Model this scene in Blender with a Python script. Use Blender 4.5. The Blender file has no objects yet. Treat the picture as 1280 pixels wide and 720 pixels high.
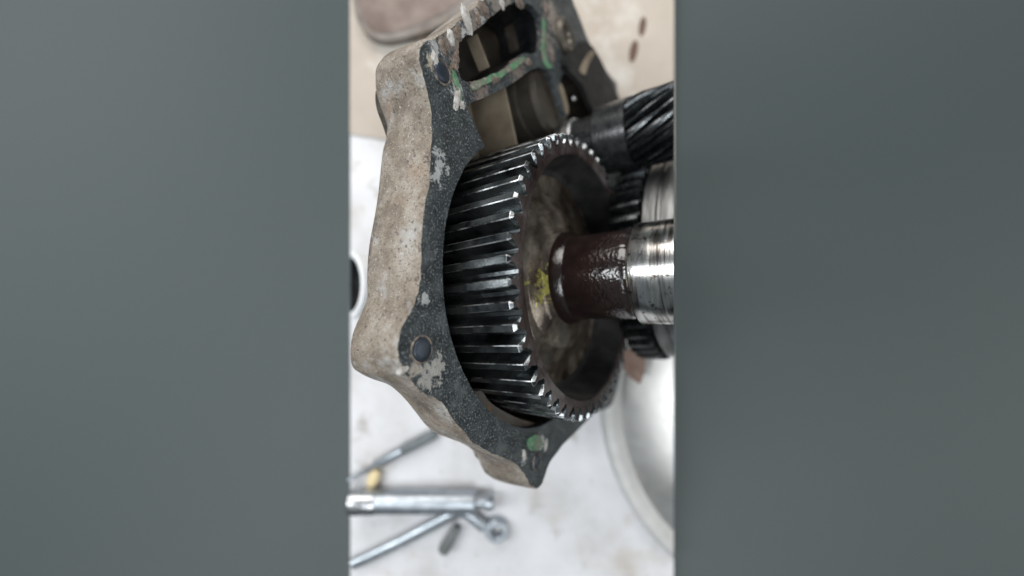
import bpy, bmesh, math, random
from mathutils import Vector, Matrix
from mathutils.geometry import tessellate_polygon
random.seed(7)
PI = math.pi
S = 0.0005            # metres per working unit
F = 480.0             # distance from the lens to the middle of the gear, in units
H = 330.0             # height of the gear's middle over the slab, in units
sc = bpy.context.scene
col = sc.collection

# ------------------------------------------------------------------ camera, world, lights
cam_d = bpy.data.cameras.new('camera')
cam_d.sensor_width = 36.0
cam_d.lens = 13.5
cam_d.clip_start = 0.005
cam_d.clip_end = 100
cam_d.dof.use_dof = True
cam_d.dof.focus_distance = 380 * S
cam_d.dof.aperture_fstop = 2.25
cam = bpy.data.objects.new('camera', cam_d)
col.objects.link(cam)
cam.location = (0, 0, (F + H) * S)
sc.camera = cam

world = bpy.data.worlds.new('World')
sc.world = world
world.use_nodes = True
world.node_tree.nodes['Background'].inputs['Color'].default_value = (0.80, 0.92, 1.0, 1)
world.node_tree.nodes['Background'].inputs['Strength'].default_value = 0.15


def area(name, loc, target, sx, sy, power, color):
    l = bpy.data.lights.new(name, 'AREA')
    l.shape = 'RECTANGLE'
    l.size, l.size_y, l.energy, l.color = sx, sy, power, color
    o = bpy.data.objects.new(name, l)
    col.objects.link(o)
    o.location = loc
    o.rotation_euler = (Vector(target) - Vector(loc)).to_track_quat('-Z', 'Y').to_euler()
    return o


area('doorway_light', (-0.10, 1.15, 0.95), (0, 0, 0.1), 1.5, 0.7, 21, (1.0, 0.97, 0.93))
area('window_light', (-0.85, 0.04, 1.02), (0.05, 0, 0.15), 0.22, 0.9, 11, (0.94, 0.98, 1.0))
area('added_sheen_light', (1.15, -0.15, 0.42), (0.05, 0, 0.15), 0.7, 0.5, 2.5, (1.0, 0.97, 0.90))  # added lamp low on the right, gives the gear face its sheen
area('roof_light', (0.15, -0.45, 1.35), (0.02, 0, 0.1), 0.6, 0.6, 9, (0.93, 0.97, 1.0))
sc.view_settings.view_transform = 'Standard'
sc.view_settings.look = 'None'
sc.view_settings.exposure = 0.0
sc.view_settings.gamma = 1.0

# ------------------------------------------------------------------ frames
A = Vector((0.82287664, 0.04298675, 0.56659172))      # gear axis
U = Vector((0.567115936, 0.0, -0.823637976))
V = Vector((-0.03540552, 0.99907564, -0.02437847))
CEN = Vector((96.0, 13.824, 0.0))                      # middle of the gear's front face


def W(p):                                              # working units -> metres over the slab
    return Vector((p[0] * S, p[1] * S, (p[2] + H) * S))


def frame(s=0.0, t=0.0, L=0.0):                        # matrix of a shaft parallel to the gear axis
    o = W(CEN + U * s + V * t + A * L)
    m = Matrix((U, V, A)).transposed().to_4x4()
    m.translation = o
    return m


def on_plane(px, py, L=-65.0):                         # (s, t) where a sight line meets the plane across the axis at L
    d = Vector(((px - 640) / F, (360 - py) / F, -1.0))
    o = Vector((0, 0, F))
    p0 = CEN + A * L
    k = (p0 - o).dot(A) / d.dot(A)
    q = o + d * k - p0
    return (q.dot(U), q.dot(V))


def at(px, py, z=-H):                                  # point at height z (units) under a sight line, metres
    k = (F - z) / F
    return Vector(((px - 640) * k * S, (360 - py) * k * S, (z + H) * S))


def pxs(z=-H):
    return (F - z) / F


def spline(pts, n=4, closed=False):
    out = []
    N = len(pts)
    rng = range(N if closed else N - 1)
    for i in rng:
        g = (lambda j: pts[j % N]) if closed else (lambda j: pts[min(max(j, 0), N - 1)])
        p0, p1, p2, p3 = g(i - 1), g(i), g(i + 1), g(i + 2)
        for k in range(n):
            x = k / n
            out.append(tuple(0.5 * (2 * b + (c - a) * x + (2 * a - 5 * b + 4 * c - d) * x * x + (3 * b - a - 3 * c + d) * x ** 3)
                             for a, b, c, d in zip(p0, p1, p2, p3)))
    if not closed:
        out.append(tuple(pts[-1]))
    return out


# ------------------------------------------------------------------ objects
def tag(o, label=None, cat=None, group=None, kind=None):
    if label: o['label'] = label
    if cat: o['category'] = cat
    if group: o['group'] = group
    if kind: o['kind'] = kind
    return o


def empty(name, matrix, label, cat, group=None):
    o = bpy.data.objects.new(name, None)
    o.empty_display_size = 0.01
    col.objects.link(o)
    o.matrix_world = matrix
    return tag(o, label, cat, group)


def build(name, bm, m, parent=None, sharp=35, smooth=True):
    bmesh.ops.remove_doubles(bm, verts=bm.verts, dist=1e-7)
    bmesh.ops.recalc_face_normals(bm, faces=bm.faces)
    me = bpy.data.meshes.new(name)
    bm.to_mesh(me)
    bm.free()
    for mm in (m if isinstance(m, (list, tuple)) else [m]):
        me.materials.append(mm)
    if smooth:
        me.polygons.foreach_set('use_smooth', [True] * len(me.polygons))
        me.set_sharp_from_angle(angle=math.radians(sharp))
    o = bpy.data.objects.new(name, me)
    col.objects.link(o)
    if parent is not None:
        o.parent = parent
    return o


def add_lathe(bm, prof, n=96, close=False, jitter=0.0, z0=0.0):   # prof: (r, z) in units about local Z
    rings = []
    for r, z in prof:
        if r < 1e-6:
            rings.append([bm.verts.new((0, 0, (z + z0) * S))])
        else:
            rings.append([bm.verts.new((r * S * math.cos(2 * PI * k / n) , r * S * math.sin(2 * PI * k / n), (z + z0 + random.uniform(-jitter, jitter)) * S)) for k in range(n)])
    seq = list(zip(rings, rings[1:])) + ([(rings[-1], rings[0])] if close else [])
    for a, b in seq:
        for k in range(n):
            k2 = (k + 1) % n
            if len(a) == 1 and len(b) == 1: continue
            if len(a) == 1: bm.faces.new((a[0], b[k], b[k2]))
            elif len(b) == 1: bm.faces.new((a[k], a[k2], b[0]))
            else: bm.faces.new((a[k], a[k2], b[k2], b[k]))
    return bm


def lathe(prof, n=96, close=False):
    return add_lathe(bmesh.new(), prof, n, close)


def add_box(bm, c, sx, sy, sz, rot=None, bevel=0.0):   # metres
    g = bmesh.ops.create_cube(bm, size=1.0)
    vs = g['verts']
    m = Matrix.Translation(Vector(c)) @ (rot or Matrix()).to_4x4() @ Matrix.Diagonal((sx, sy, sz, 1))
    bmesh.ops.transform(bm, matrix=m, verts=vs)
    if bevel:
        es = list({e for v in vs for e in v.link_edges})
        bmesh.ops.bevel(bm, geom=es, offset=bevel, segments=2, affect='EDGES', profile=0.6)
    return bm


def add_tube(bm, path, rad, n=14, flat=1.0, cap=True):  # path: Vectors in metres, rad: list in metres
    rings = []
    N = len(path)
    for i, p in enumerate(path):
        d = (path[min(i + 1, N - 1)] - path[max(i - 1, 0)]).normalized()
        side = d.cross(Vector((0, 0, 1)))
        side = side.normalized() if side.length > 1e-5 else Vector((1, 0, 0))
        up = side.cross(d)
        r = rad[i] if isinstance(rad, (list, tuple)) else rad
        rings.append([bm.verts.new(p + side * (r * math.cos(2 * PI * k / n)) + up * (r * flat * math.sin(2 * PI * k / n))) for k in range(n)])
    for a, b in zip(rings, rings[1:]):
        for k in range(n):
            bm.faces.new((a[k], a[(k + 1) % n], b[(k + 1) % n], b[k]))
    if cap:
        bm.faces.new(rings[0]); bm.faces.new(rings[-1][::-1])
    return bm


def prism(bm, loop, z0, z1, bevel=0.0):                 # loop: (x, y) metres -> solid between heights
    a = [bm.verts.new((x, y, z0)) for x, y in loop]
    b = [bm.verts.new((x, y, z1)) for x, y in loop]
    N = len(loop)
    tri = tessellate_polygon([[Vector((x, y, 0)) for x, y in loop]])
    for t in tri:
        bm.faces.new([a[i] for i in t]); bm.faces.new([b[i] for i in t])
    for i in range(N):
        bm.faces.new((a[i], a[(i + 1) % N], b[(i + 1) % N], b[i]))
    if bevel:
        es = [e for e in bm.edges if abs(e.verts[0].co.z - z1) < 1e-7 and abs(e.verts[1].co.z - z1) < 1e-7 and len(e.link_faces) == 2
              and any(abs(f.normal.z) < 0.5 for f in e.link_faces)]
        bm.normal_update()
        es = [e for e in bm.edges if abs(e.verts[0].co.z - z1) < 1e-7 and abs(e.verts[1].co.z - z1) < 1e-7 and abs(e.calc_face_angle(0)) > 0.5]
        bmesh.ops.bevel(bm, geom=es, offset=bevel, segments=3, affect='EDGES', profile=0.5, clamp_overlap=True)
    return bm


def cut(bm, co, no):                                    # keep the side behind the plane, closed by a flat face
    g = list(bm.verts) + list(bm.edges) + list(bm.faces)
    r = bmesh.ops.bisect_plane(bm, geom=g, plane_co=co, plane_no=no, clear_outer=True, dist=1e-7)
    es = [e for e in r['geom_cut'] if isinstance(e, bmesh.types.BMEdge)]
    try:
        bmesh.ops.triangle_fill(bm, edges=es, use_beauty=True)
    except Exception:
        pass
    return bm


# ------------------------------------------------------------------ materials
def mat(name, stops, scale=200, detail=6, rough=(0.4, 0.6), metal=0.0, bump=0.3, bscale=None, bdist=0.0006,
        world_pos=False, coat=0.0, patches=None, fine=None, stretch=None, rough_scale=None, spec=0.5, distortion=0.0, band=None):
    m = bpy.data.materials.new(name)
    m.use_nodes = True
    nt = m.node_tree
    N, Lk = nt.nodes, nt.links
    b = N['Principled BSDF']
    if world_pos:
        g = N.new('ShaderNodeNewGeometry'); src = g.outputs['Position']
    else:
        g = N.new('ShaderNodeTexCoord'); src = g.outputs['Object']
    vec = src
    if stretch:
        mp = N.new('ShaderNodeMapping'); mp.inputs['Scale'].default_value = stretch
        Lk.new(src, mp.inputs['Vector']); vec = mp.outputs['Vector']

    def noise(sc_, det=6, rgh=0.6, v=None, dist=0.0):
        n = N.new('ShaderNodeTexNoise')
        n.inputs['Scale'].default_value = sc_
        n.inputs['Detail'].default_value = det
        n.inputs['Roughness'].default_value = rgh
        n.inputs['Distortion'].default_value = dist
        Lk.new(v or vec, n.inputs['Vector'])
        return n.outputs['Fac']

    def ramp(fac, st):
        r = N.new('ShaderNodeValToRGB')
        e = r.color_ramp.elements
        while len(e) < len(st): e.new(0.5)
        for el, (p, c) in zip(e, st):
            el.position = p; el.color = (*c, 1)
        Lk.new(fac, r.inputs['Fac'])
        return r.outputs['Color']

    def mix(fac, a, c):
        x = N.new('ShaderNodeMix'); x.data_type = 'RGBA'
        if hasattr(fac, 'is_linked') or hasattr(fac, 'links'): Lk.new(fac, x.inputs['Factor'])
        else: x.inputs['Factor'].default_value = fac
        for s_, i in ((a, 6), (c, 7)):
            if isinstance(s_, tuple): x.inputs[i].default_value = (*s_, 1)
            else: Lk.new(s_, x.inputs[i])
        return x.outputs[2]

    def mth(op, a, c=None, clamp=False):
        x = N.new('ShaderNodeMath'); x.operation = op; x.use_clamp = clamp
        for s_, i in ((a, 0), (c, 1)):
            if s_ is None: continue
            if isinstance(s_, (int, float)): x.inputs[i].default_value = s_
            else: Lk.new(s_, x.inputs[i])
        return x.outputs[0]

    fac = noise(scale, detail, 0.6, dist=distortion)
    c = ramp(fac, stops)
    for f in (fine or []):                              # (scale, threshold low, high, colour)
        msk = noise(f[0], 4, 0.65, src)
        mr = N.new('ShaderNodeMapRange')
        mr.inputs['From Min'].default_value, mr.inputs['From Max'].default_value = f[1], f[2]
        Lk.new(msk, mr.inputs['Value'])
        c = mix(mr.outputs[0], c, f[3])
    hsum = None
    for (pc, pr, pcol) in (patches or []):              # stains, or the web's painted reflection, each with a ragged shape
        d = N.new('ShaderNodeVectorMath'); d.operation = 'DISTANCE'
        Lk.new(src, d.inputs[0]); d.inputs[1].default_value = pc
        n2 = noise(210, 8, 0.78, src)
        e = mth('ADD', mth('DIVIDE', d.outputs['Value'], pr), mth('MULTIPLY', mth('SUBTRACT', n2, 0.5), 5.0))
        mr = N.new('ShaderNodeMapRange')
        mr.inputs['From Min'].default_value, mr.inputs['From Max'].default_value = 0.62, 0.45
        Lk.new(e, mr.inputs['Value'])
        c = mix(mth('MULTIPLY', mr.outputs[0], 0.85), c, pcol)
    Lk.new(c, b.inputs['Base Color'])
    rf = noise(rough_scale or scale * 1.7, 4)
    mr = N.new('ShaderNodeMapRange')
    mr.inputs['From Min'].default_value, mr.inputs['From Max'].default_value = 0.3, 0.7
    mr.inputs['To Min'].default_value, mr.inputs['To Max'].default_value = rough
    Lk.new(rf, mr.inputs['Value'])
    Lk.new(mr.outputs[0], b.inputs['Roughness'])
    b.inputs['Metallic'].default_value = metal
    b.inputs['Specular IOR Level'].default_value = spec
    b.inputs['Coat Weight'].default_value = coat
    b.inputs['Coat Roughness'].default_value = 0.12
    if bump:
        bp = N.new('ShaderNodeBump')
        bp.inputs['Strength'].default_value = bump
        bp.inputs['Distance'].default_value = bdist
        Lk.new(noise(bscale or scale * 2, 5, 0.65), bp.inputs['Height'])
        Lk.new(bp.outputs[0], b.inputs['Normal'])
        if coat: Lk.new(bp.outputs[0], b.inputs['Coat Normal'])
    return m


def fpt(px, py, L=-65.0):                               # a point of the flange in casing coordinates, metres
    s, t = on_plane(px, py, L)
    return (s * S, t * S, (L + 65) * S)


M = {}
M['floor'] = mat('painted_floor', [(0.3, (0.050, 0.064, 0.066)), (0.7, (0.092, 0.105, 0.105))], scale=0.9, detail=1, rough=(0.75, 0.8), bump=0.05, spec=0.2)
M['slab'] = mat('pale_concrete', [(0.3, (0.50, 0.49, 0.485)), (0.5, (0.62, 0.615, 0.63)), (0.7, (0.69, 0.69, 0.715))], scale=14, rough=(0.7, 0.9), bump=0.4, bscale=120, bdist=0.001,
                fine=[(26, 0.62, 0.72, (0.50, 0.46, 0.42)), (90, 0.66, 0.72, (0.36, 0.335, 0.31)), (160, 0.67, 0.72, (0.30, 0.28, 0.26)), (9, 0.55, 0.72, (0.47, 0.43, 0.39)), (17, 0.60, 0.70, (0.40, 0.375, 0.36))])
M['card'] = mat('tan_card', [(0.3, (0.37, 0.32, 0.27)), (0.7, (0.50, 0.44, 0.38))], scale=9, rough=(0.8, 0.9), bump=0.1, fine=[(14, 0.52, 0.68, (0.56, 0.53, 0.49))])
M['slot'] = mat('dark_slot', [(0.3, (0.10, 0.06, 0.045)), (0.7, (0.16, 0.10, 0.08))], scale=60, rough=(0.7, 0.9))
M['cast'] = mat('rough_casting', [(0.30, (0.125, 0.098, 0.074)), (0.45, (0.255, 0.213, 0.168)), (0.58, (0.355, 0.31, 0.258)), (0.72, (0.47, 0.445, 0.415))], scale=55, rough=(0.55, 0.8), metal=0.15,
                bump=1.0, bscale=520, bdist=0.0020, fine=[(1100, 0.56, 0.66, (0.13, 0.095, 0.08)), (26, 0.56, 0.70, (0.13, 0.10, 0.082)), (300, 0.58, 0.68, (0.14, 0.11, 0.09)), (38, 0.54, 0.70, (0.46, 0.455, 0.445)), (30, 0.60, 0.74, (0.33, 0.24, 0.175)), (420, 0.60, 0.66, (0.10, 0.08, 0.07)), (800, 0.62, 0.68, (0.58, 0.55, 0.52))])
WH = (0.50, 0.51, 0.51)
M['flange'] = mat('dark_flange', [(0.34, (0.020, 0.026, 0.029)), (0.5, (0.038, 0.047, 0.052)), (0.68, (0.075, 0.087, 0.092))], scale=120, rough=(0.35, 0.6), metal=0.25,
                  bump=0.9, bscale=420, bdist=0.0012, fine=[(850, 0.54, 0.66, (0.24, 0.255, 0.26)), (300, 0.62, 0.70, (0.24, 0.255, 0.26)), (60, 0.56, 0.70, (0.105, 0.118, 0.122)), (330, 0.65, 0.70, (0.008, 0.010, 0.011))],
                  patches=[(fpt(550, 203), 0.0075, WH), (fpt(548, 222), 0.006, WH), (fpt(531, 371), 0.0042, WH), (fpt(535, 472), 0.0105, (0.42, 0.41, 0.385)), (fpt(546, 458), 0.008, (0.42, 0.41, 0.385)), (fpt(518, 462), 0.006, (0.42, 0.38, 0.33)),
                           (fpt(545, 62), 0.008, WH), (fpt(541, 80), 0.006, (0.5, 0.45, 0.36)), (fpt(572, 115), 0.007, WH), (fpt(590, 30), 0.022, (0.27, 0.225, 0.195)), (fpt(568, 52), 0.016, (0.25, 0.205, 0.175)), (fpt(600, 20), 0.008, WH), (fpt(578, 38), 0.006, WH), (fpt(645, 85), 0.014, (0.24, 0.19, 0.165)), (fpt(600, 112), 0.012, (0.24, 0.19, 0.165)), (fpt(684, 55), 0.016, (0.26, 0.23, 0.2)),
                           (fpt(625, 4), 0.022, (0.29, 0.255, 0.225)), (fpt(655, 572), 0.005, WH), (fpt(677, 552), 0.006, (0.55, 0.55, 0.53)), (fpt(560, 90), 0.006, (0.30, 0.22, 0.14)), (fpt(690, 22), 0.02, (0.36, 0.31, 0.27))])
M['inner'] = mat('oily_casting', [(0.3, (0.035, 0.03, 0.026)), (0.6, (0.085, 0.07, 0.055)), (0.75, (0.20, 0.16, 0.12))], scale=60, rough=(0.25, 0.5), metal=0.3, bump=0.5, bscale=300, bdist=0.0006)
M['tanwall'] = mat('tan_inner_wall', [(0.3, (0.15, 0.118, 0.083)), (0.7, (0.34, 0.28, 0.205))], scale=45, rough=(0.4, 0.6), metal=0.2, bump=0.3)
M['tooth_dark'] = mat('oily_black_teeth', [(0.3, (0.020, 0.022, 0.024)), (0.7, (0.085, 0.092, 0.095))], scale=160, rough=(0.16, 0.34), metal=0.9, bump=0.3, bscale=500, bdist=0.0004, world_pos=True)
M['strap_shade'] = mat('black_strap_shade', [(0.35, (0.012, 0.012, 0.013)), (0.7, (0.032, 0.031, 0.030))], scale=90, rough=(0.5, 0.7), bump=0.5, spec=0.25)  # black of the strap, also used as painted shade on the gear recess
M['housing'] = mat('oily_housing', [(0.3, (0.075, 0.065, 0.053)), (0.7, (0.14, 0.122, 0.10))], scale=60, rough=(0.28, 0.45), metal=0.4, bump=0.3)
M['black'] = mat('black_oil', [(0.35, (0.010, 0.011, 0.012)), (0.7, (0.035, 0.036, 0.038))], scale=150, rough=(0.18, 0.45), metal=0.4, bump=0.4, bscale=350, bdist=0.0005, coat=0.3)
M['tooth'] = mat('dark_tooth_steel', [(0.36, (0.030, 0.034, 0.037)), (0.66, (0.26, 0.28, 0.285))], scale=55, rough=(0.14, 0.30), metal=0.95, bump=0.15, bscale=900, bdist=0.0003, world_pos=True)
M['tooth_edge'] = mat('glint_tooth_steel', [(0.42, (0.06, 0.063, 0.066)), (0.56, (0.72, 0.73, 0.74))], scale=75, rough=(0.28, 0.45), metal=1.0, bump=0.3, bscale=1500, bdist=0.0003, world_pos=True)  # tooth edge highlights put into a pale, broken colour
M['face'] = mat('oily_gear_face', [(0.38, (0.020, 0.010, 0.008)), (0.52, (0.052, 0.036, 0.033)), (0.64, (0.14, 0.12, 0.12))], scale=32, rough=(0.18, 0.40), metal=0.35, bump=0.6, bscale=420, bdist=0.0005, coat=0.35, world_pos=True)
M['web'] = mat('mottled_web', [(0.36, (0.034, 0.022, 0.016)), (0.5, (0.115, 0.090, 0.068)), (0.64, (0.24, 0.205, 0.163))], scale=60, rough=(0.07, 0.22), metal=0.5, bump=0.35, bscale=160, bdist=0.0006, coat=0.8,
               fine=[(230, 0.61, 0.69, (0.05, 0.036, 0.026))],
               patches=[((on_plane(668, 357, -42)[0] * S, on_plane(668, 357, -42)[1] * S, -42 * S), 0.015, (0.42, 0.39, 0.09)), ((on_plane(684, 355, -34)[0] * S, on_plane(684, 355, -34)[1] * S, -34 * S), 0.015, (0.42, 0.39, 0.09))])  # yellow-green reflection streak painted into the web colour
M['neck'] = mat('brown_wet_oil', [(0.35, (0.010, 0.006, 0.0055)), (0.7, (0.021, 0.0125, 0.011))], scale=100, rough=(0.06, 0.18), metal=0.0, bump=0.4, bscale=300, bdist=0.0006, coat=0.6)
M['journal'] = mat('bright_journal', [(0.40, (0.17, 0.15, 0.135)), (0.50, (0.56, 0.55, 0.53)), (0.7, (0.78, 0.77, 0.76))], scale=48, rough=(0.13, 0.30), metal=1.0, bump=0.12, bscale=500, bdist=0.0003,
                   stretch=(0.35, 0.35, 4.0), fine=[(200, 0.60, 0.68, (0.10, 0.075, 0.065))])
M['steel'] = mat('pale_steel', [(0.3, (0.36, 0.37, 0.38)), (0.7, (0.60, 0.61, 0.62))], scale=60, rough=(0.22, 0.4), metal=1.0, bump=0.2)
M['sleeve'] = mat('worn_sleeve', [(0.3, (0.09, 0.09, 0.09)), (0.7, (0.30, 0.30, 0.295))], scale=70, rough=(0.3, 0.5), metal=0.9, bump=0.3, stretch=(0.4, 0.4, 3.0))
M['chrome'] = mat('satin_chrome', [(0.3, (0.34, 0.37, 0.40)), (0.7, (0.52, 0.56, 0.60))], scale=80, rough=(0.34, 0.50), metal=1.0, bump=0.1)
M['drum'] = mat('drum_metal', [(0.3, (0.50, 0.49, 0.47)), (0.7, (0.66, 0.65, 0.63))], scale=20, rough=(0.34, 0.48), metal=0.8, bump=0.15, bscale=100, fine=[(35, 0.62, 0.74, (0.42, 0.33, 0.26))])
M['drum_rim'] = mat('drum_rim_metal', [(0.3, (0.46, 0.455, 0.44)), (0.7, (0.60, 0.595, 0.58))], scale=30, rough=(0.5, 0.65), metal=0.3, bump=0.2, fine=[(40, 0.6, 0.7, (0.40, 0.37, 0.33))])
M['green'] = mat('green_gasket', [(0.35, (0.06, 0.17, 0.09)), (0.65, (0.13, 0.29, 0.155))], scale=200, rough=(0.5, 0.7), bump=0.9, fine=[(90, 0.50, 0.58, (0.20, 0.17, 0.145)), (420, 0.58, 0.66, (0.30, 0.34, 0.28))])
M['brown'] = mat('brown_cover', [(0.3, (0.075, 0.05, 0.042)), (0.5, (0.15, 0.108, 0.092)), (0.7, (0.24, 0.195, 0.17))], scale=22, rough=(0.5, 0.7), metal=0.2, bump=0.6, bscale=400)
M['rim'] = mat('grey_cover_rim', [(0.3, (0.13, 0.11, 0.095)), (0.7, (0.26, 0.235, 0.215))], scale=50, rough=(0.5, 0.7), metal=0.2, bump=0.6, bscale=400, fine=[(90, 0.6, 0.7, (0.40, 0.24, 0.12))])
M['bolt'] = mat('blued_bolt', [(0.3, (0.035, 0.045, 0.060)), (0.7, (0.075, 0.090, 0.115))], scale=150, rough=(0.35, 0.5), metal=0.6, bump=0.2)
M['matte'] = mat('matte_grey', [(0.3, (0.10, 0.11, 0.11)), (0.7, (0.16, 0.17, 0.17))], scale=80, rough=(0.6, 0.8), bump=0.2)
M['grip'] = mat('grey_grip', [(0.3, (0.10, 0.115, 0.12)), (0.7, (0.17, 0.19, 0.20))], scale=80, rough=(0.4, 0.6), bump=0.2)
M['seat'] = mat('worn_bolt_seat', [(0.4, (0.05, 0.05, 0.05)), (0.6, (0.24, 0.20, 0.165))], scale=260, rough=(0.5, 0.7), bump=0.5)
M['yellow'] = mat('yellow_plastic', [(0.3, (0.60, 0.47, 0.24)), (0.7, (0.74, 0.62, 0.40))], scale=60, rough=(0.4, 0.6), bump=0.1)
M['rust'] = mat('rusty_tab', [(0.3, (0.17, 0.10, 0.075)), (0.7, (0.33, 0.23, 0.18))], scale=90, rough=(0.6, 0.8), bump=0.5)
M['white'] = mat('white_enamel', [(0.3, (0.72, 0.73, 0.74)), (0.7, (0.84, 0.85, 0.86))], scale=40, rough=(0.3, 0.5), bump=0.1)

# ------------------------------------------------------------------ setting
EDGE = 202 * pxs() * S                                  # half width of the slab
bm = bmesh.new()
bmesh.ops.create_grid(bm, x_segments=2, y_segments=2, size=6.0)
for v in bm.verts: v.co.z = -0.012
fl = build('floor', bm, M['floor'], smooth=False)
fl['kind'] = 'structure'
bm = bmesh.new()
add_box(bm, (0, 0, -0.0058), EDGE * 2, 1.1, 0.0116)
sl = build('concrete_slab', bm, M['slab'], smooth=False)
sl['kind'] = 'structure'

# tan card sheet under the top of the casing, with two slots
bm = bmesh.new()
e = EDGE - 0.0004
yb = at(640, 196).y
loop = [(-e, 0.50), (e, 0.50), (e, at(0, 300).y), (0.03, at(0, 290).y), (-0.02, yb), (-e, at(0, 168).y)]
prism(bm, loop, 0.0003, 0.0022)
card = empty('cardboard_sheet', Matrix(), 'tan cardboard sheet with two dark slots lying behind the top of the casing', 'cardboard')
build('sheet', bm, M['card'], card, smooth=False)
for (px, py, r1, r2, an) in ((803, 33, 4.5, 12, 0.15), (792, 64, 5, 14, 0.2)):
    bm = bmesh.new()
    c = at(px, py, -H + 5)
    k = pxs() * S
    loop = [(c.x + k * (r1 * math.cos(q) * math.cos(an) + r2 * math.sin(q) * math.sin(an)), c.y + k * (-r1 * math.cos(q) * math.sin(an) + r2 * math.sin(q) * math.cos(an))) for q in [2 * PI * i / 20 for i in range(20)]]
    prism(bm, loop, 0.0023, 0.0027)
    build('slot', bm, M['slot'], card)

# ------------------------------------------------------------------ casing
casing = empty('gearbox_casing', frame(0, 0, -65), 'tan rough cast gearbox casing with a dark pitted flange around the big gear', 'gearbox casing')
FR = [(545, 47), (533, 52), (525, 62), (524, 74), (528, 90), (533, 110), (538, 135), (540, 160), (538, 190), (537, 225), (531, 262), (527, 305), (526, 340), (523, 365), (515, 386), (504, 406),
      (499, 424), (498, 442), (503, 460), (516, 478), (531, 493), (548, 500), (562, 517), (577, 537), (593, 554), (615, 567), (640, 577), (653, 589), (661, 603), (669, 610), (678, 604), (687, 579), (703, 557), (722, 538), (744, 516), (766, 503)]
BK = [(490, 64), (478, 69), (468, 78), (465, 90), (467, 108), (474, 128), (480, 150), (478, 170), (473, 190), (468, 235), (463, 268), (456, 305), (453, 340), (453, 372), (446, 392), (439, 408),
      (434, 424), (432, 445), (436, 462), (452, 471), (480, 480), (501, 500), (516, 518), (533, 538), (552, 545), (574, 553), (590, 567), (600, 585), (607, 596), (630, 603), (650, 600), (655, 575), (665, 555), (690, 530), (715, 510), (735, 490)]
LB = -140.0
fr = [on_plane(*p) for p in FR] + [(300, -150), (305, 0), (300, 170), (290, 290)] + [on_plane(*p) for p in ((776, 116), (760, 92), (738, 56), (719, 8), (702, -24), (652, -30), (610, -4), (585, 16), (562, 36))]
bk = [on_plane(*p, LB) for p in BK] + [(290, -140), (295, 0), (290, 165), (280, 280)] + [on_plane(*p, -65) for p in ((776, 116), (760, 92), (738, 56), (719, 8), (702, -24), (652, -30), (610, -4), (585, 16), (562, 36))]
fr = spline(fr, 4, True)
bk = spline(bk, 4, True)
n_out = len(fr)
fr = [(x + random.uniform(-.8, .8), y + random.uniform(-.8, .8)) for x, y in fr]


def ring_at(k, L, inset=0.0):
    out = []
    for (a, b), (c, d) in zip(fr, bk):
        x, y = a + (c - a) * k, b + (d - b) * k
        r = math.hypot(x, y) or 1
        out.append((x * (1 - inset / r), y * (1 - inset / r), L))
    return out


def side_loft(bm, rings, closed_ends=False):
    vr = [[bm.verts.new((x * S, y * S, (L + 65) * S)) for x, y, L in r] for r in rings]
    for a, b in zip(vr, vr[1:]):
        for i in range(len(a)):
            j = (i + 1) % len(a)
            bm.faces.new((a[i], a[j], b[j], b[i]))
    return vr


bm = bmesh.new()
rings = [ring_at(0, -65, 0.0), ring_at(0, -66.5, -1.2), ring_at(0.05, -69, -1.6), ring_at(0.3, -86, -1.5), ring_at(0.62, -110, -1.0), ring_at(0.85, -128, 0.0), ring_at(0.96, -137, 3), ring_at(1.0, -143, 9), ring_at(1.0, -147, 18)]
vr = side_loft(bm, rings)
build('casing_wall', bm, M['cast'], casing, sharp=60)

# flange openings
hole_px = [(606, 184), (602, 175), (597, 163), (592, 150), (588, 143), (584, 133), (590, 128), (603, 123), (616, 117), (631, 110), (648, 99), (662, 88), (672, 84), (684, 88), (690, 100), (698, 120), (706, 146), (711, 143),
           (707, 122), (700, 102), (703, 92), (713, 92), (724, 104), (738, 124), (750, 150), (760, 168)]
hole = [on_plane(*p) for p in hole_px]
th0 = math.atan2(hole[-1][1], hole[-1][0])
th1 = math.atan2(hole[0][1], hole[0][0]) - 2 * PI
NA = 90
r0, r1 = math.hypot(*hole[-1]), math.hypot(*hole[0])
for i in range(1, NA):
    q = th0 + (th1 - th0) * i / NA
    w0 = max(0, 1 - i / 14) ** 2
    w1 = max(0, 1 - (NA - i) / 6) ** 2
    r = 190 + (r0 - 190) * w0 + (r1 - 190) * w1 + random.uniform(-.45, .45)
    hole.append((r * math.cos(q), r * math.sin(q)))
win_px = [(575, 54), (584, 45), (597, 36), (612, 24), (626, 12), (640, 5), (655, 4), (667, 9), (674, 20), (677, 38), (676, 62), (664, 66), (651, 70), (640, 78), (626, 88), (606, 97), (586, 103), (577, 99), (573, 84), (573, 68)]
win = [(x + random.uniform(-1.6, 1.6), y + random.uniform(-1.6, 1.6)) for x, y in spline([on_plane(*p) for p in win_px], 3, True)]
bm = bmesh.new()
polys = [fr, hole, win]
flat = [p for pl in polys for p in pl]
vs = [bm.verts.new((x * S, y * S, 0)) for x, y in flat]
for t in tessellate_polygon([[Vector((x, y, 0)) for x, y in pl] for pl in polys]):
    try: bm.faces.new([vs[i] for i in t])
    except ValueError: pass
for pl, dz in ((hole, 8), (win, 8)):                    # lip of the openings keeps the flange finish
    base = flat.index(pl[0])
    b2 = [bm.verts.new((x * S, y * S, -dz * S)) for x, y in pl]
    for i in range(len(pl)):
        j = (i + 1) % len(pl)
        bm.faces.new((vs[base + i], vs[base + j], b2[j], b2[i]))
build('flange_face', bm, M['flange'], casing, sharp=50)
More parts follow.
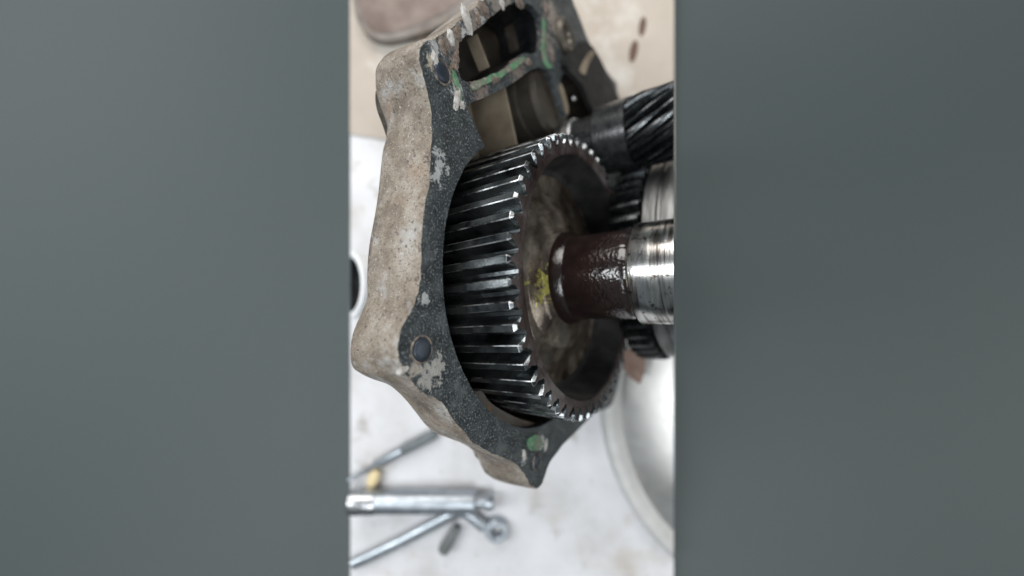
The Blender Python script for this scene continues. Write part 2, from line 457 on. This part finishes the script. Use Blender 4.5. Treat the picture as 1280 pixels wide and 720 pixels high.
for pl, k, dep, nm, mm in ((hole, 1.015, 78, 'inner_wall', 'inner'), (win, 1.0, 70, 'window_lining', 'black')):
    bm = bmesh.new()
    cx = sum(p[0] for p in pl) / len(pl); cy = sum(p[1] for p in pl) / len(pl)
    a = [bm.verts.new((x * S, y * S, -8 * S)) for x, y in pl]
    b = [bm.verts.new(((cx + (x - cx) * k) * S, (cy + (y - cy) * k) * S, -dep * S)) for x, y in pl]
    for i in range(len(pl)):
        j = (i + 1) % len(pl)
        bm.faces.new((a[i], a[j], b[j], b[i]))
    build(nm, bm, M[mm], casing, sharp=50)
# back of the casing behind the openings
bm = bmesh.new()
loop = [(x * S * 0.97, y * S * 0.97) for x, y, L in ring_at(1.0, -147, 12)]
prism(bm, loop, -90 * S, -80 * S)
build('back_plate', bm, M['inner'], casing, smooth=False)


def on_flange(name, px_list, h, m, zb=0.05, smoothn=3, jit=0.0):
    bm = bmesh.new()
    pl = spline([on_plane(*p) for p in px_list], smoothn, True) if smoothn > 1 else [on_plane(*p) for p in px_list]
    prism(bm, [((x + random.uniform(-jit, jit)) * S, (y + random.uniform(-jit, jit)) * S) for x, y in pl], zb * S, h * S)
    return build(name, bm, m, casing, sharp=40)


# bolt ends, each in its recess ring
def bolt(px, py, r, rise=1.0, m='bolt'):
    s, t = on_plane(px, py)
    bm = lathe([(r * 1.22, 0.1), (r * 1.2, 0.9), (r * 1.08, 1.3), (r * 0.98, 0.4), (r * 0.98, 0.1)], 40)
    bmesh.ops.translate(bm, vec=(s * S, t * S, 0), verts=bm.verts)
    rg = build('bolt_seat', bm, M['seat'], casing)
    bm = lathe([(r * 0.97, 0.1), (r * 0.95, rise), (r * 0.85, rise + 0.9), (r * 0.5, rise + 1.6), (0, rise + 1.8)], 40)
    bmesh.ops.translate(bm, vec=(s * S, t * S, 0), verts=bm.verts)
    return build('bolt_end', bm, M[m], rg)


bolt(527, 437, 10.5, 1.6)
bolt(552, 90, 10.5, 0.9)
bolt(671, 577, 8.5, 0.6)
# gasket remains
on_flange('gasket_residue', [(589, 104), (600, 100), (612, 94), (623, 90), (634, 83), (645, 76), (652, 71), (656, 74), (650, 81), (640, 88), (632, 93), (622, 99), (610, 104), (598, 110), (590, 113)], 1.4, M['green'], jit=0.8)
on_flange('gasket_residue', [(678, 20), (681, 30), (681, 46), (680, 64), (685, 78), (690, 84), (683, 85), (677, 72), (677.5, 50), (677.5, 34)], 1.4, M['green'], jit=0.7)
on_flange('gasket_residue', [(660, 548), (668, 543), (675, 546), (677, 554), (672, 562), (664, 563), (659, 557)], 1.5, M['green'], jit=0.6)
on_flange('gasket_residue', [(565, 88), (569, 92), (573, 104), (577, 118), (575, 128), (571, 114), (566, 100)], 1.2, M['green'], jit=0.6)
on_flange('gasket_residue', [(700, 104), (704, 112), (709, 130), (710, 140), (707, 142), (703, 126), (699, 112)], 1.2, M['tanwall'], jit=0.4)

bm = bmesh.new()
pl = spline([on_plane(*p, -80) for p in ((588, 500), (602, 520), (622, 535), (648, 545), (690, 547), (690, 533), (660, 527), (634, 517), (612, 503), (600, 488))], 3, True)
prism(bm, [(x * S, y * S) for x, y in pl], -30 * S, -14 * S)
build('inner_ledge', bm, M['rim'], casing, sharp=40)
for (x0, y0, x1, y1, dd) in ((596, 42, 612, 84, -24), (640, 22, 650, 66, -40)):
    q0, q1 = on_plane(x0, y0, -65 + dd), on_plane(x1, y1, -65 + dd)
    d = Vector((q1[0] - q0[0], q1[1] - q0[1])); ang = math.atan2(d.y, d.x)
    bm = bmesh.new()
    add_box(bm, ((q0[0] + q1[0]) / 2 * S, (q0[1] + q1[1]) / 2 * S, (dd - 8) * S), d.length * S, 3.5 * S, 16 * S, Matrix.Rotation(ang, 3, 'Z'), 0.0006)
    build('rib', bm, M['tanwall'] if dd > -30 else M['inner'], casing, sharp=40)
# crusts of old sealant standing on the flange
M['sealant'] = mat('old_sealant', [(0.3, (0.30, 0.27, 0.24)), (0.7, (0.62, 0.62, 0.60))], scale=300, rough=(0.6, 0.8), bump=0.8, bscale=700)
M['crust'] = mat('brown_crust', [(0.3, (0.10, 0.075, 0.06)), (0.7, (0.26, 0.21, 0.175))], scale=300, rough=(0.6, 0.8), bump=1.0, bscale=600, bdist=0.001)
for (px, py, rr_, sx, sy, an, mm) in ((583, 24, 7, 1, 2.0, 0.4, 'sealant'), (563, 47, 5, 1, 1.7, 0.2, 'sealant'), (553, 58, 5, 1, 1.8, 0.5, 'crust'), (572, 40, 5, 1, 1.5, -0.2, 'crust'), (604, 12, 8, 1.5, 1, 0.4, 'crust'),
                                      (597, 22, 5, 1, 1.6, 0.1, 'crust'), (627, 4, 5, 1, 1.5, 0.3, 'sealant'), (571, 124, 6, 0.7, 2.2, -0.3, 'sealant'), (577, 131, 4, 1, 1.2, 0, 'sealant'), (648, 2, 7, 1.8, 1, 0.2, 'crust'),
                                      (683, 12, 7, 1, 1.5, 0.3, 'crust'), (690, 70, 5, 1, 1.8, 0.2, 'crust'), (660, 78, 5, 1.6, 1, 0.4, 'crust'), (543, 74, 4, 1, 2, 0.2, 'sealant'), (570, 75, 5, 0.8, 2.4, -0.1, 'crust'),
                                      (655, 568, 3.5, 1, 2, 0.3, 'sealant'), (682, 556, 4, 0.8, 2, -0.4, 'sealant'), (503, 463, 3, 2, 1, 0.3, 'sealant'), (618, 99, 5, 2, 0.8, 0.5, 'crust')):
    s, t = on_plane(px, py)
    bm = bmesh.new()
    bmesh.ops.create_icosphere(bm, subdivisions=3, radius=1)
    for v in bm.verts:
        v.co *= 1 + random.uniform(-.22, .22)
        v.co.z = max(v.co.z, -0.1)
    bmesh.ops.transform(bm, matrix=Matrix.Translation((s * S, t * S, 0.1 * S)) @ Matrix.Rotation(an, 4, 'Z') @ Matrix.Diagonal((rr_ * sx * S, rr_ * sy * S, 2.2 * S, 1)), verts=bm.verts)
    build('sealant_crust', bm, M[mm], casing, sharp=60)
# inside the chamber: pale wall, ledge rib, dark drum
bm = bmesh.new()
pl = [on_plane(*p, -138) for p in ((540, 215), (530, 140), (560, 122), (577, 126), (584, 160), (592, 215))]
prism(bm, [(x * S, y * S) for x, y in pl], -79 * S, -60 * S)
build('inner_web', bm, M['tanwall'], casing, smooth=False)
bm = bmesh.new()
p0 = on_plane(600, 112, -120); p1 = on_plane(618, 190, -120)
d = Vector((p1[0] - p0[0], p1[1] - p0[1])); ang = math.atan2(d.y, d.x)
add_box(bm, ((p0[0] + p1[0]) / 2 * S, (p0[1] + p1[1]) / 2 * S, -48 * S), d.length * S, 5 * S, 62 * S, Matrix.Rotation(ang, 3, 'Z'), 0.0006)
build('rib', bm, M['tanwall'], casing, sharp=40)
s, t = on_plane(672, 128, -105)
bm = lathe([(0, -14), (50, -14), (57, -20), (57, -44), (60, -46), (60, -78), (0, -78)], 64)
bmesh.ops.translate(bm, vec=(s * S, t * S, 0), verts=bm.verts)
build('bearing_housing', bm, M['housing'], casing)
# right-hand lobe: round boss, dark slab, small ball stud
s, t = on_plane(703, 46)
bm = lathe([(0, 3), (13, 3), (15, 8), (22, 10), (26, 6), (26.5, 0.1)], 40)
bmesh.ops.translate(bm, vec=(s * S, t * S, 0), verts=bm.verts)
build('boss', bm, M['housing'], casing)
on_flange('cover_strap', [(699, 76), (710, 64), (722, 54), (736, 62), (750, 86), (764, 114), (773, 134), (777, 158), (760, 166), (742, 150), (730, 128), (722, 108), (706, 92)], 9, M['strap_shade'], smoothn=2)
on_flange('cover_lug', [(718, 92), (722, 80), (732, 66), (736, 70), (728, 84), (724, 96)], 11, M['tanwall'], smoothn=2)
s, t = on_plane(716, 124, -70)
bm = bmesh.new()
bmesh.ops.create_uvsphere(bm, u_segments=16, v_segments=10, radius=4.5 * S)
bmesh.ops.translate(bm, vec=(s * S, t * S, -4 * S), verts=bm.verts)
build('ball_stud', bm, M['steel'], casing)

def end_cut(bm, root):                                   # saw an end off where the photograph stops
    inv = root.matrix_world.inverted()
    n = Vector((F, 0, 202)).normalized()
    cut(bm, inv @ W((202, 0, 0)), (inv.to_3x3() @ n).normalized())
    return bm


# added black block on the slab, darkens the gap behind the small gears
bm = bmesh.new()
prism(bm, [tuple(at(x, y, -H + 40))[:2] for x, y in ((742, 120), (778, 132), (794, 175), (806, 240), (806, 330), (760, 330))], 0.0045, 40 * S)
bmesh.ops.transform(bm, matrix=casing.matrix_world.inverted(), verts=bm.verts)
build('gap_darkener', bm, M['strap_shade'], casing, smooth=False)


# ------------------------------------------------------------------ main gear and shaft
NT, RT, RP, RR, GW = 52, 173.5, 166.5, 158.5, 130.0
HX = 0.055


def tooth_mesh():
    bm = bmesh.new()
    prof = [(RR - 1.5, -8.6), (RR, -7.7), (RR + 3.5, -6.4), (RP, -5.1), (RP + 4.2, -4.3), (RT - 0.75, -4.0), (RT, -3.1), (RT, 3.1), (RT - 0.75, 4.0), (RP + 4.2, 4.3), (RP, 5.1), (RR + 3.5, 6.4), (RR, 7.7), (RR - 1.5, 8.6)]
    sl_ = []
    for z, dr, kw in ((0, 2.4, 0.55), (-0.3, 2.1, 0.6), (-2.8, 0.3, 0.95), (-3.2, 0.0, 1.0), (-30, 0, 1), (-65, 0, 1), (-100, 0, 1), (-GW, 0, 1)):
        sect = []
        for r, w in prof:
            rr = r if r <= RR + 4 else r - dr * (r - RR - 4) / (RT - RR - 4)
            ww = w if r <= RR + 4 else w * kw
            q = ww / rr - HX * z / RT
            sect.append(bm.verts.new((rr * S * math.cos(q), rr * S * math.sin(q), z * S)))
        sl_.append(sect)
    n = len(prof)
    z_of = (0, -0.3, -2.8, -3.2, -30, -65, -100)
    for si, (a, b) in enumerate(zip(sl_, sl_[1:])):
        for i in range(n - 1):
            f = bm.faces.new((a[i], a[i + 1], b[i + 1], b[i]))
            edge = (i in (5, 7) and z_of[si] > -75) or (si == 2 and 4 <= i <= 8)
            f.material_index = 1 if edge else 0
    f = bm.faces.new(sl_[0]); f.material_index = 2
    bm.faces.new(sl_[-1][::-1])
    return bm


gear = empty('gear_shaft', frame(0, 0, 0), 'large steel gear with an oily brown dished face and a thick polished shaft', 'gear')
# rim: toothed drum without its teeth, then dished web, hub, shaft
bm = lathe([(100, -GW), (RR, -GW), (RR, -0.4), (RR - 0.6, 0), (151.5, 0), (149.8, -0.5), (148.6, -2.0), (148, -5), (143, -34), (140, -41), (134, -44.5)], 208)
rim = build('gear_rim', bm, [M['tooth'], M['face'], M['strap_shade']], gear, sharp=30)
for p in rim.data.polygons:
    c = p.center
    if math.hypot(c.x, c.y) < (RR - 0.3) * S: p.material_index = 1 if c.z > -3 * S else 2  # shade on the recess wall is put into the black material
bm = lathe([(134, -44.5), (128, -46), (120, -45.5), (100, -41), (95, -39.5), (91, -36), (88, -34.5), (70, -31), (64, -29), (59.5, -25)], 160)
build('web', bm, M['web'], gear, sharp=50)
bm = lathe([(59.5, -25.5), (59, -22.5), (57.8, -19), (56.4, -15.5), (55, -12)] + [(52.4 + 1.9 * math.exp(-q / 8), -11 + q * 1.1) for q in range(62)] + [(51, 59), (50.4, 61), (50.4, 64)], 300)
from mathutils import noise as mnoise
for v in bm.verts:                                      # thick wet oil standing in ripples
    p = v.co / S
    if p.z > -12:
        r = math.hypot(p.x, p.y)
        w = mnoise.noise(p * 0.34) * 0.22 + mnoise.noise(p * 0.75) * 0.18
        w *= 0.25 + max(0.0, min(1.0, (p.z - 5) / 25))
        v.co.x *= 1 + w / r; v.co.y *= 1 + w / r
build('shaft_neck', bm, M['neck'], gear, sharp=70)
bm = lathe([(50.4, 64), (55.6, 64), (57.2, 65.2), (58, 67), (58, 89), (57.5, 89.4), (57.5, 90.6), (58, 91), (58, 150), (56.5, 152), (0, 152)], 128)
end_cut(bm, gear)
build('shaft_journal', bm, M['journal'], gear)
t0 = build('tooth', tooth_mesh(), [M['tooth'], M['tooth_edge'], M['face']], gear, sharp=22)
t0.rotation_euler = (0, 0, math.radians(172.5 - 3.5))
for i in range(1, NT):
    o = t0.copy(); col.objects.link(o); o.parent = gear
    o.rotation_euler = (0, 0, math.radians(172.5 - 3.5) + 2 * PI * i / NT)


# ------------------------------------------------------------------ neighbouring gears
def small_gear(name, label, s, t, L0, L1, R, n, twist, h, m_tooth, m_face, shaft_r, shaft_L):
    root = empty(name, frame(s, t, L0), label, 'gear')
    wd = L1 - L0
    rr = R - h
    bm = lathe([(0, 0), (rr, 0), (rr, wd), (rr * 0.93, wd), (rr * 0.9, wd - 4), (rr * 0.55, wd - 5), (rr * 0.5, wd), (0, wd)], 96)
    mw = root.matrix_world

    def fit(bm):
        return end_cut(bm, root)
    build('gear_blank', fit(bm), m_face, root, sharp=35)
    p = 2 * PI / n
    first = None
    bmt = bmesh.new()
    secs = []
    for k in range(7):
        z = wd * k / 6
        q0 = twist * z / R
        sh = 0.7 if k in (0, 6) else 0.0
        pts = [(rr - 0.8, -0.36), (R - h * 0.45, -0.24), (R - sh * 2, -0.12 + 0.02 * sh), (R - sh * 2, 0.12 - 0.02 * sh), (R - h * 0.45, 0.24), (rr - 0.8, 0.36)]
        secs.append([bmt.verts.new((r * S * math.cos(q0 + w * p), r * S * math.sin(q0 + w * p), z * S)) for r, w in pts])
    for a, b in zip(secs, secs[1:]):
        for i in range(5):
            bmt.faces.new((a[i], a[i + 1], b[i + 1], b[i]))
    bmt.faces.new(secs[0]); bmt.faces.new(secs[-1][::-1])
    me = {}
    first = build('tooth', bmt, m_tooth, root, sharp=25)
    n_ = Vector((F, 0, 202)).normalized()
    for i in range(n):
        q = i * p
        o = first if i == 0 else first.copy()
        if i: col.objects.link(o); o.parent = root
        o.rotation_euler = (0, 0, q)
    for o in [c for c in root.children if c.name.startswith('tooth')]:
        m4 = mw @ Matrix.Rotation(o.rotation_euler.z, 4, 'Z')
        ds = [(m4 @ v.co - W((202, 0, 0))).dot(n_) for v in o.data.vertices]
        if min(ds) > 0:
            bpy.data.objects.remove(o)
        elif max(ds) > 0:                                # crosses the sawn end: its own shortened mesh
            b2 = bmesh.new(); b2.from_mesh(o.data)
            iv = m4.inverted()
            cut(b2, iv @ W((202, 0, 0)), (iv.to_3x3() @ n_).normalized())
            md = o.data.copy(); b2.to_mesh(md); b2.free(); o.data = md
    if shaft_r:
        bm = lathe([(shaft_r, shaft_L - L0), (shaft_r, -0.2)], 64)
        build('shaft', bm, M['black'], root)
    return root


ga = small_gear('helical_gear', 'small oily black gear with steeply slanted teeth above the shaft end', 100, 206, 36, 150, 50, 19, -0.55, 11, M['tooth_dark'], M['black'], 40, -75)
bm = lathe([(37.2, -8), (43, -8), (44, -6), (44, 5), (42, 7), (37.2, 7)], 64, True)
bmesh.ops.translate(bm, vec=(0, 0, (-54 - 36) * S), verts=bm.verts)
build('bearing_ring', bm, M['steel'], ga)
bm = lathe([(0, -50), (45, -50), (49, -46), (49, -1), (0, -1)], 64)
build('shaft_shoulder', bm, M['black'], ga)
gb = small_gear('idler_gear', 'dark toothed gear half hidden behind the polished shaft', 228, 32, 2, 42, 166, 46, -0.12, 13, M['tooth_dark'], M['black'], 45, -75)

bm = lathe([(60, 43), (156, 43), (160, 46), (160, 62), (156, 64), (156, 68), (160, 70), (160, 200), (60, 200)], 96)
build('sleeve', end_cut(bm, gb), M['sleeve'], gb)

# ------------------------------------------------------------------ things on the slab
# ring spanner
k = pxs() * S
sp = empty('ring_spanner', Matrix.Translation(at(560, 655)), 'chrome ring spanner with a cranked neck lying lowest on the pale slab', 'spanner')
o0 = at(560, 655)
h0 = 0.010
path = [at(x, y, -H + zz) - o0 for x, y, zz in ((441, 705, 12), (480, 687, 12), (520, 667, 12), (552, 650, 13), (566, 643, 15), (575, 640, 17), (584, 642, 18), (594, 650, 17), (605, 659, 14))]
bm = add_tube(bmesh.new(), spline([tuple(p) for p in path], 4) and [Vector(p) for p in spline([tuple(p) for p in path], 4)], 6.8 * k, 16, 0.75)
bm = cut(bm, Vector((-EDGE, 0, 0)) - o0, Vector((-1, 0, 0)))
build('handle', bm, M['chrome'], sp)
bm = lathe([(12, -11), (21, -11), (24, -8), (25, 0), (24, 8), (21, 11), (14, 11), (12, 9)], 36, True)
bmesh.ops.translate(bm, vec=at(621, 662, -H + 10) - o0, verts=bm.verts)
build('ring_head', bm, M['chrome'], sp)
# long bar
R90 = Matrix.Rotation(PI / 2, 4, 'Y')
bo = at(438, 627, -H + 26)
bar = empty('extension_bar', Matrix.Translation(bo), 'thick chrome bar lying level above the ring spanner', 'bar')


def along_x(prof, px0, name, m, parent, n=40):
    bm = lathe(prof, n)
    bmesh.ops.transform(bm, matrix=R90, verts=bm.verts)
    return build(name, bm, m, parent)


ku = pxs()                                              # units per photo pixel on the slab
along_x([(0, 1), (24, 1), (25.5, 3), (25.5, 30 * ku), (24, 32 * ku)], 0, 'collar', M['steel'], bar)
along_x([(23.5, 32 * ku), (23.5, 150 * ku), (20, 152 * ku)], 0, 'bar_shank', M['chrome'], bar)
along_x([(20, 152 * ku), (12, 153 * ku), (12, 163 * ku), (16, 164 * ku), (16, 172 * ku), (14, 174 * ku), (0, 174 * ku)], 0, 'drive_end', M['chrome'], bar)
# screwdriver
p0, p1, p2 = at(436, 600, -H + 13), at(503, 563, -H + 13), at(546, 541, -H + 13)
sd = empty('screwdriver', Matrix.Translation(p1), 'screwdriver with pale blade end and dark grey handle under the casing', 'screwdriver')
bm = add_tube(bmesh.new(), [p0 - p1, (p0 - p1) * 0.55, (p0 - p1) * 0.5, Vector((0, 0, 0))], [4 * S, 4.5 * S, 9 * S, 10 * S], 16)
bm = cut(bm, Vector((-EDGE, 0, 0)) - p1, Vector((-1, 0, 0)))
build('blade', bm, M['chrome'], sd)
q = p2 - p1
bm = add_tube(bmesh.new(), [q * 0.01, q * 0.08, q * 0.5, q * 0.9, q], [8 * S, 11 * S, 11 * S, 11 * S, 8 * S], 12)
build('handle', bm, M['grip'], sd)
# yellow plug
bm = bmesh.new()
bmesh.ops.create_uvsphere(bm, u_segments=24, v_segments=14, radius=1)
yc = at(467, 598, -H + 12)
bmesh.ops.transform(bm, matrix=Matrix.Translation(yc) @ Matrix.Rotation(math.radians(65), 4, 'Z') @ Matrix.Diagonal((20 * S, 13 * S, 12 * S, 1)), verts=bm.verts)
tag(build('plastic_plug', bm, M['yellow']), 'small yellow plastic plug between the screwdriver and the chrome bar', 'plug')
# dark grey tapered blob under the spanner
q0, q1 = at(553, 690, -H + 13), at(572, 658, -H + 13)
bm = add_tube(bmesh.new(), [q0, q0.lerp(q1, 0.06), q0.lerp(q1, 0.7), q1], [9 * S, 12 * S, 10 * S, 8 * S], 20)
tag(build('matte_blob', bm, M['matte']), 'dark grey tapered blob lying under the ring spanner', 'blob')
# big drum on the right
dc = at(1002, 500, -H)
dr = empty('steel_drum', Matrix.Translation(dc), 'large round dull steel drum end with a rolled rim at the right', 'drum')
rd = 252 * ku
prof = [(rd, 0.5), (rd, 16), (rd - 3, 21), (rd - 10, 23), (rd - 26, 22), (rd - 34, 18), (rd - 40, 17), (rd - 60, 30), (rd - 95, 46), (rd - 150, 60), (rd - 220, 68), (0, 74)]
for nm, pr in (('rolled_rim', prof[:7]), ('dome', prof[6:])):
    bm = lathe(pr, 160)
    end_cut(bm, dr)
    build(nm, bm, M['drum' if nm == 'dome' else 'drum_rim'], dr, sharp=60)
# rusty tab by the drum
bm = bmesh.new()
loop = [at(x, y, -220) for x, y in ((779, 436), (806, 436), (806, 462), (800, 480), (790, 474), (780, 462))]
prism(bm, [(p.x, p.y) for p in loop], (-228 + H) * S, (-218 + H) * S)
rt = build('rusty_tab', bm, M['rust'])
tag(rt, 'small rusty brown tab of metal below the polished shaft', 'metal tab')
# white ring at the left edge
rc = at(439, 356, -H + 70)
tilt = Matrix.Rotation(math.radians(-44), 4, 'Y')
wr = empty('enamel_cup', Matrix.Translation(rc) @ tilt, 'white rimmed cup lying on its side with a dark inside left of the casing', 'cup')
for nm, pr, mm in (('cup_wall', [(40, -40), (58, -38), (66, 0), (66, 6), (62, 8), (54, 6), (52, 0)], M['white']), ('dark_lining', [(52, 0), (46, -30), (0, -34)], M['black'])):
    bm = lathe(pr, 64)
    iv = (Matrix.Translation(rc) @ tilt).inverted()
    cut(bm, iv @ W((-202, 0, 0)), (iv.to_3x3() @ Vector((-F, 0, 202))).normalized())
    build(nm, bm, mm, wr)
# brown cover plate at the top left
cz = -H + 26
loop = [at(x, y, cz) for x, y in spline([(441, -60), (441, -10), (443, 14), (453, 36), (472, 49), (500, 48), (540, 36), (585, 12), (625, -14), (660, -60)], 4)]
bm = bmesh.new()
prism(bm, [(p.x, p.y) for p in loop], 0.0025, (cz + H) * S, 0.002)
cv = empty('cover_plate', Matrix(), 'brown grey cast cover with a rounded pale rim at the top left', 'cover')
build('rim', bm, M['rim'], cv)
loop = [at(x, y, cz) for x, y in spline([(448, -60), (447, -12), (450, 10), (459, 30), (473, 41), (498, 39), (538, 24), (575, 2), (600, -25), (620, -60)], 4)]
bm = bmesh.new()
prism(bm, [(p.x, p.y) for p in loop], (cz + H - 6) * S, (cz + H + 1.2) * S, 0.0005)
build('panel', bm, M['brown'], cv)
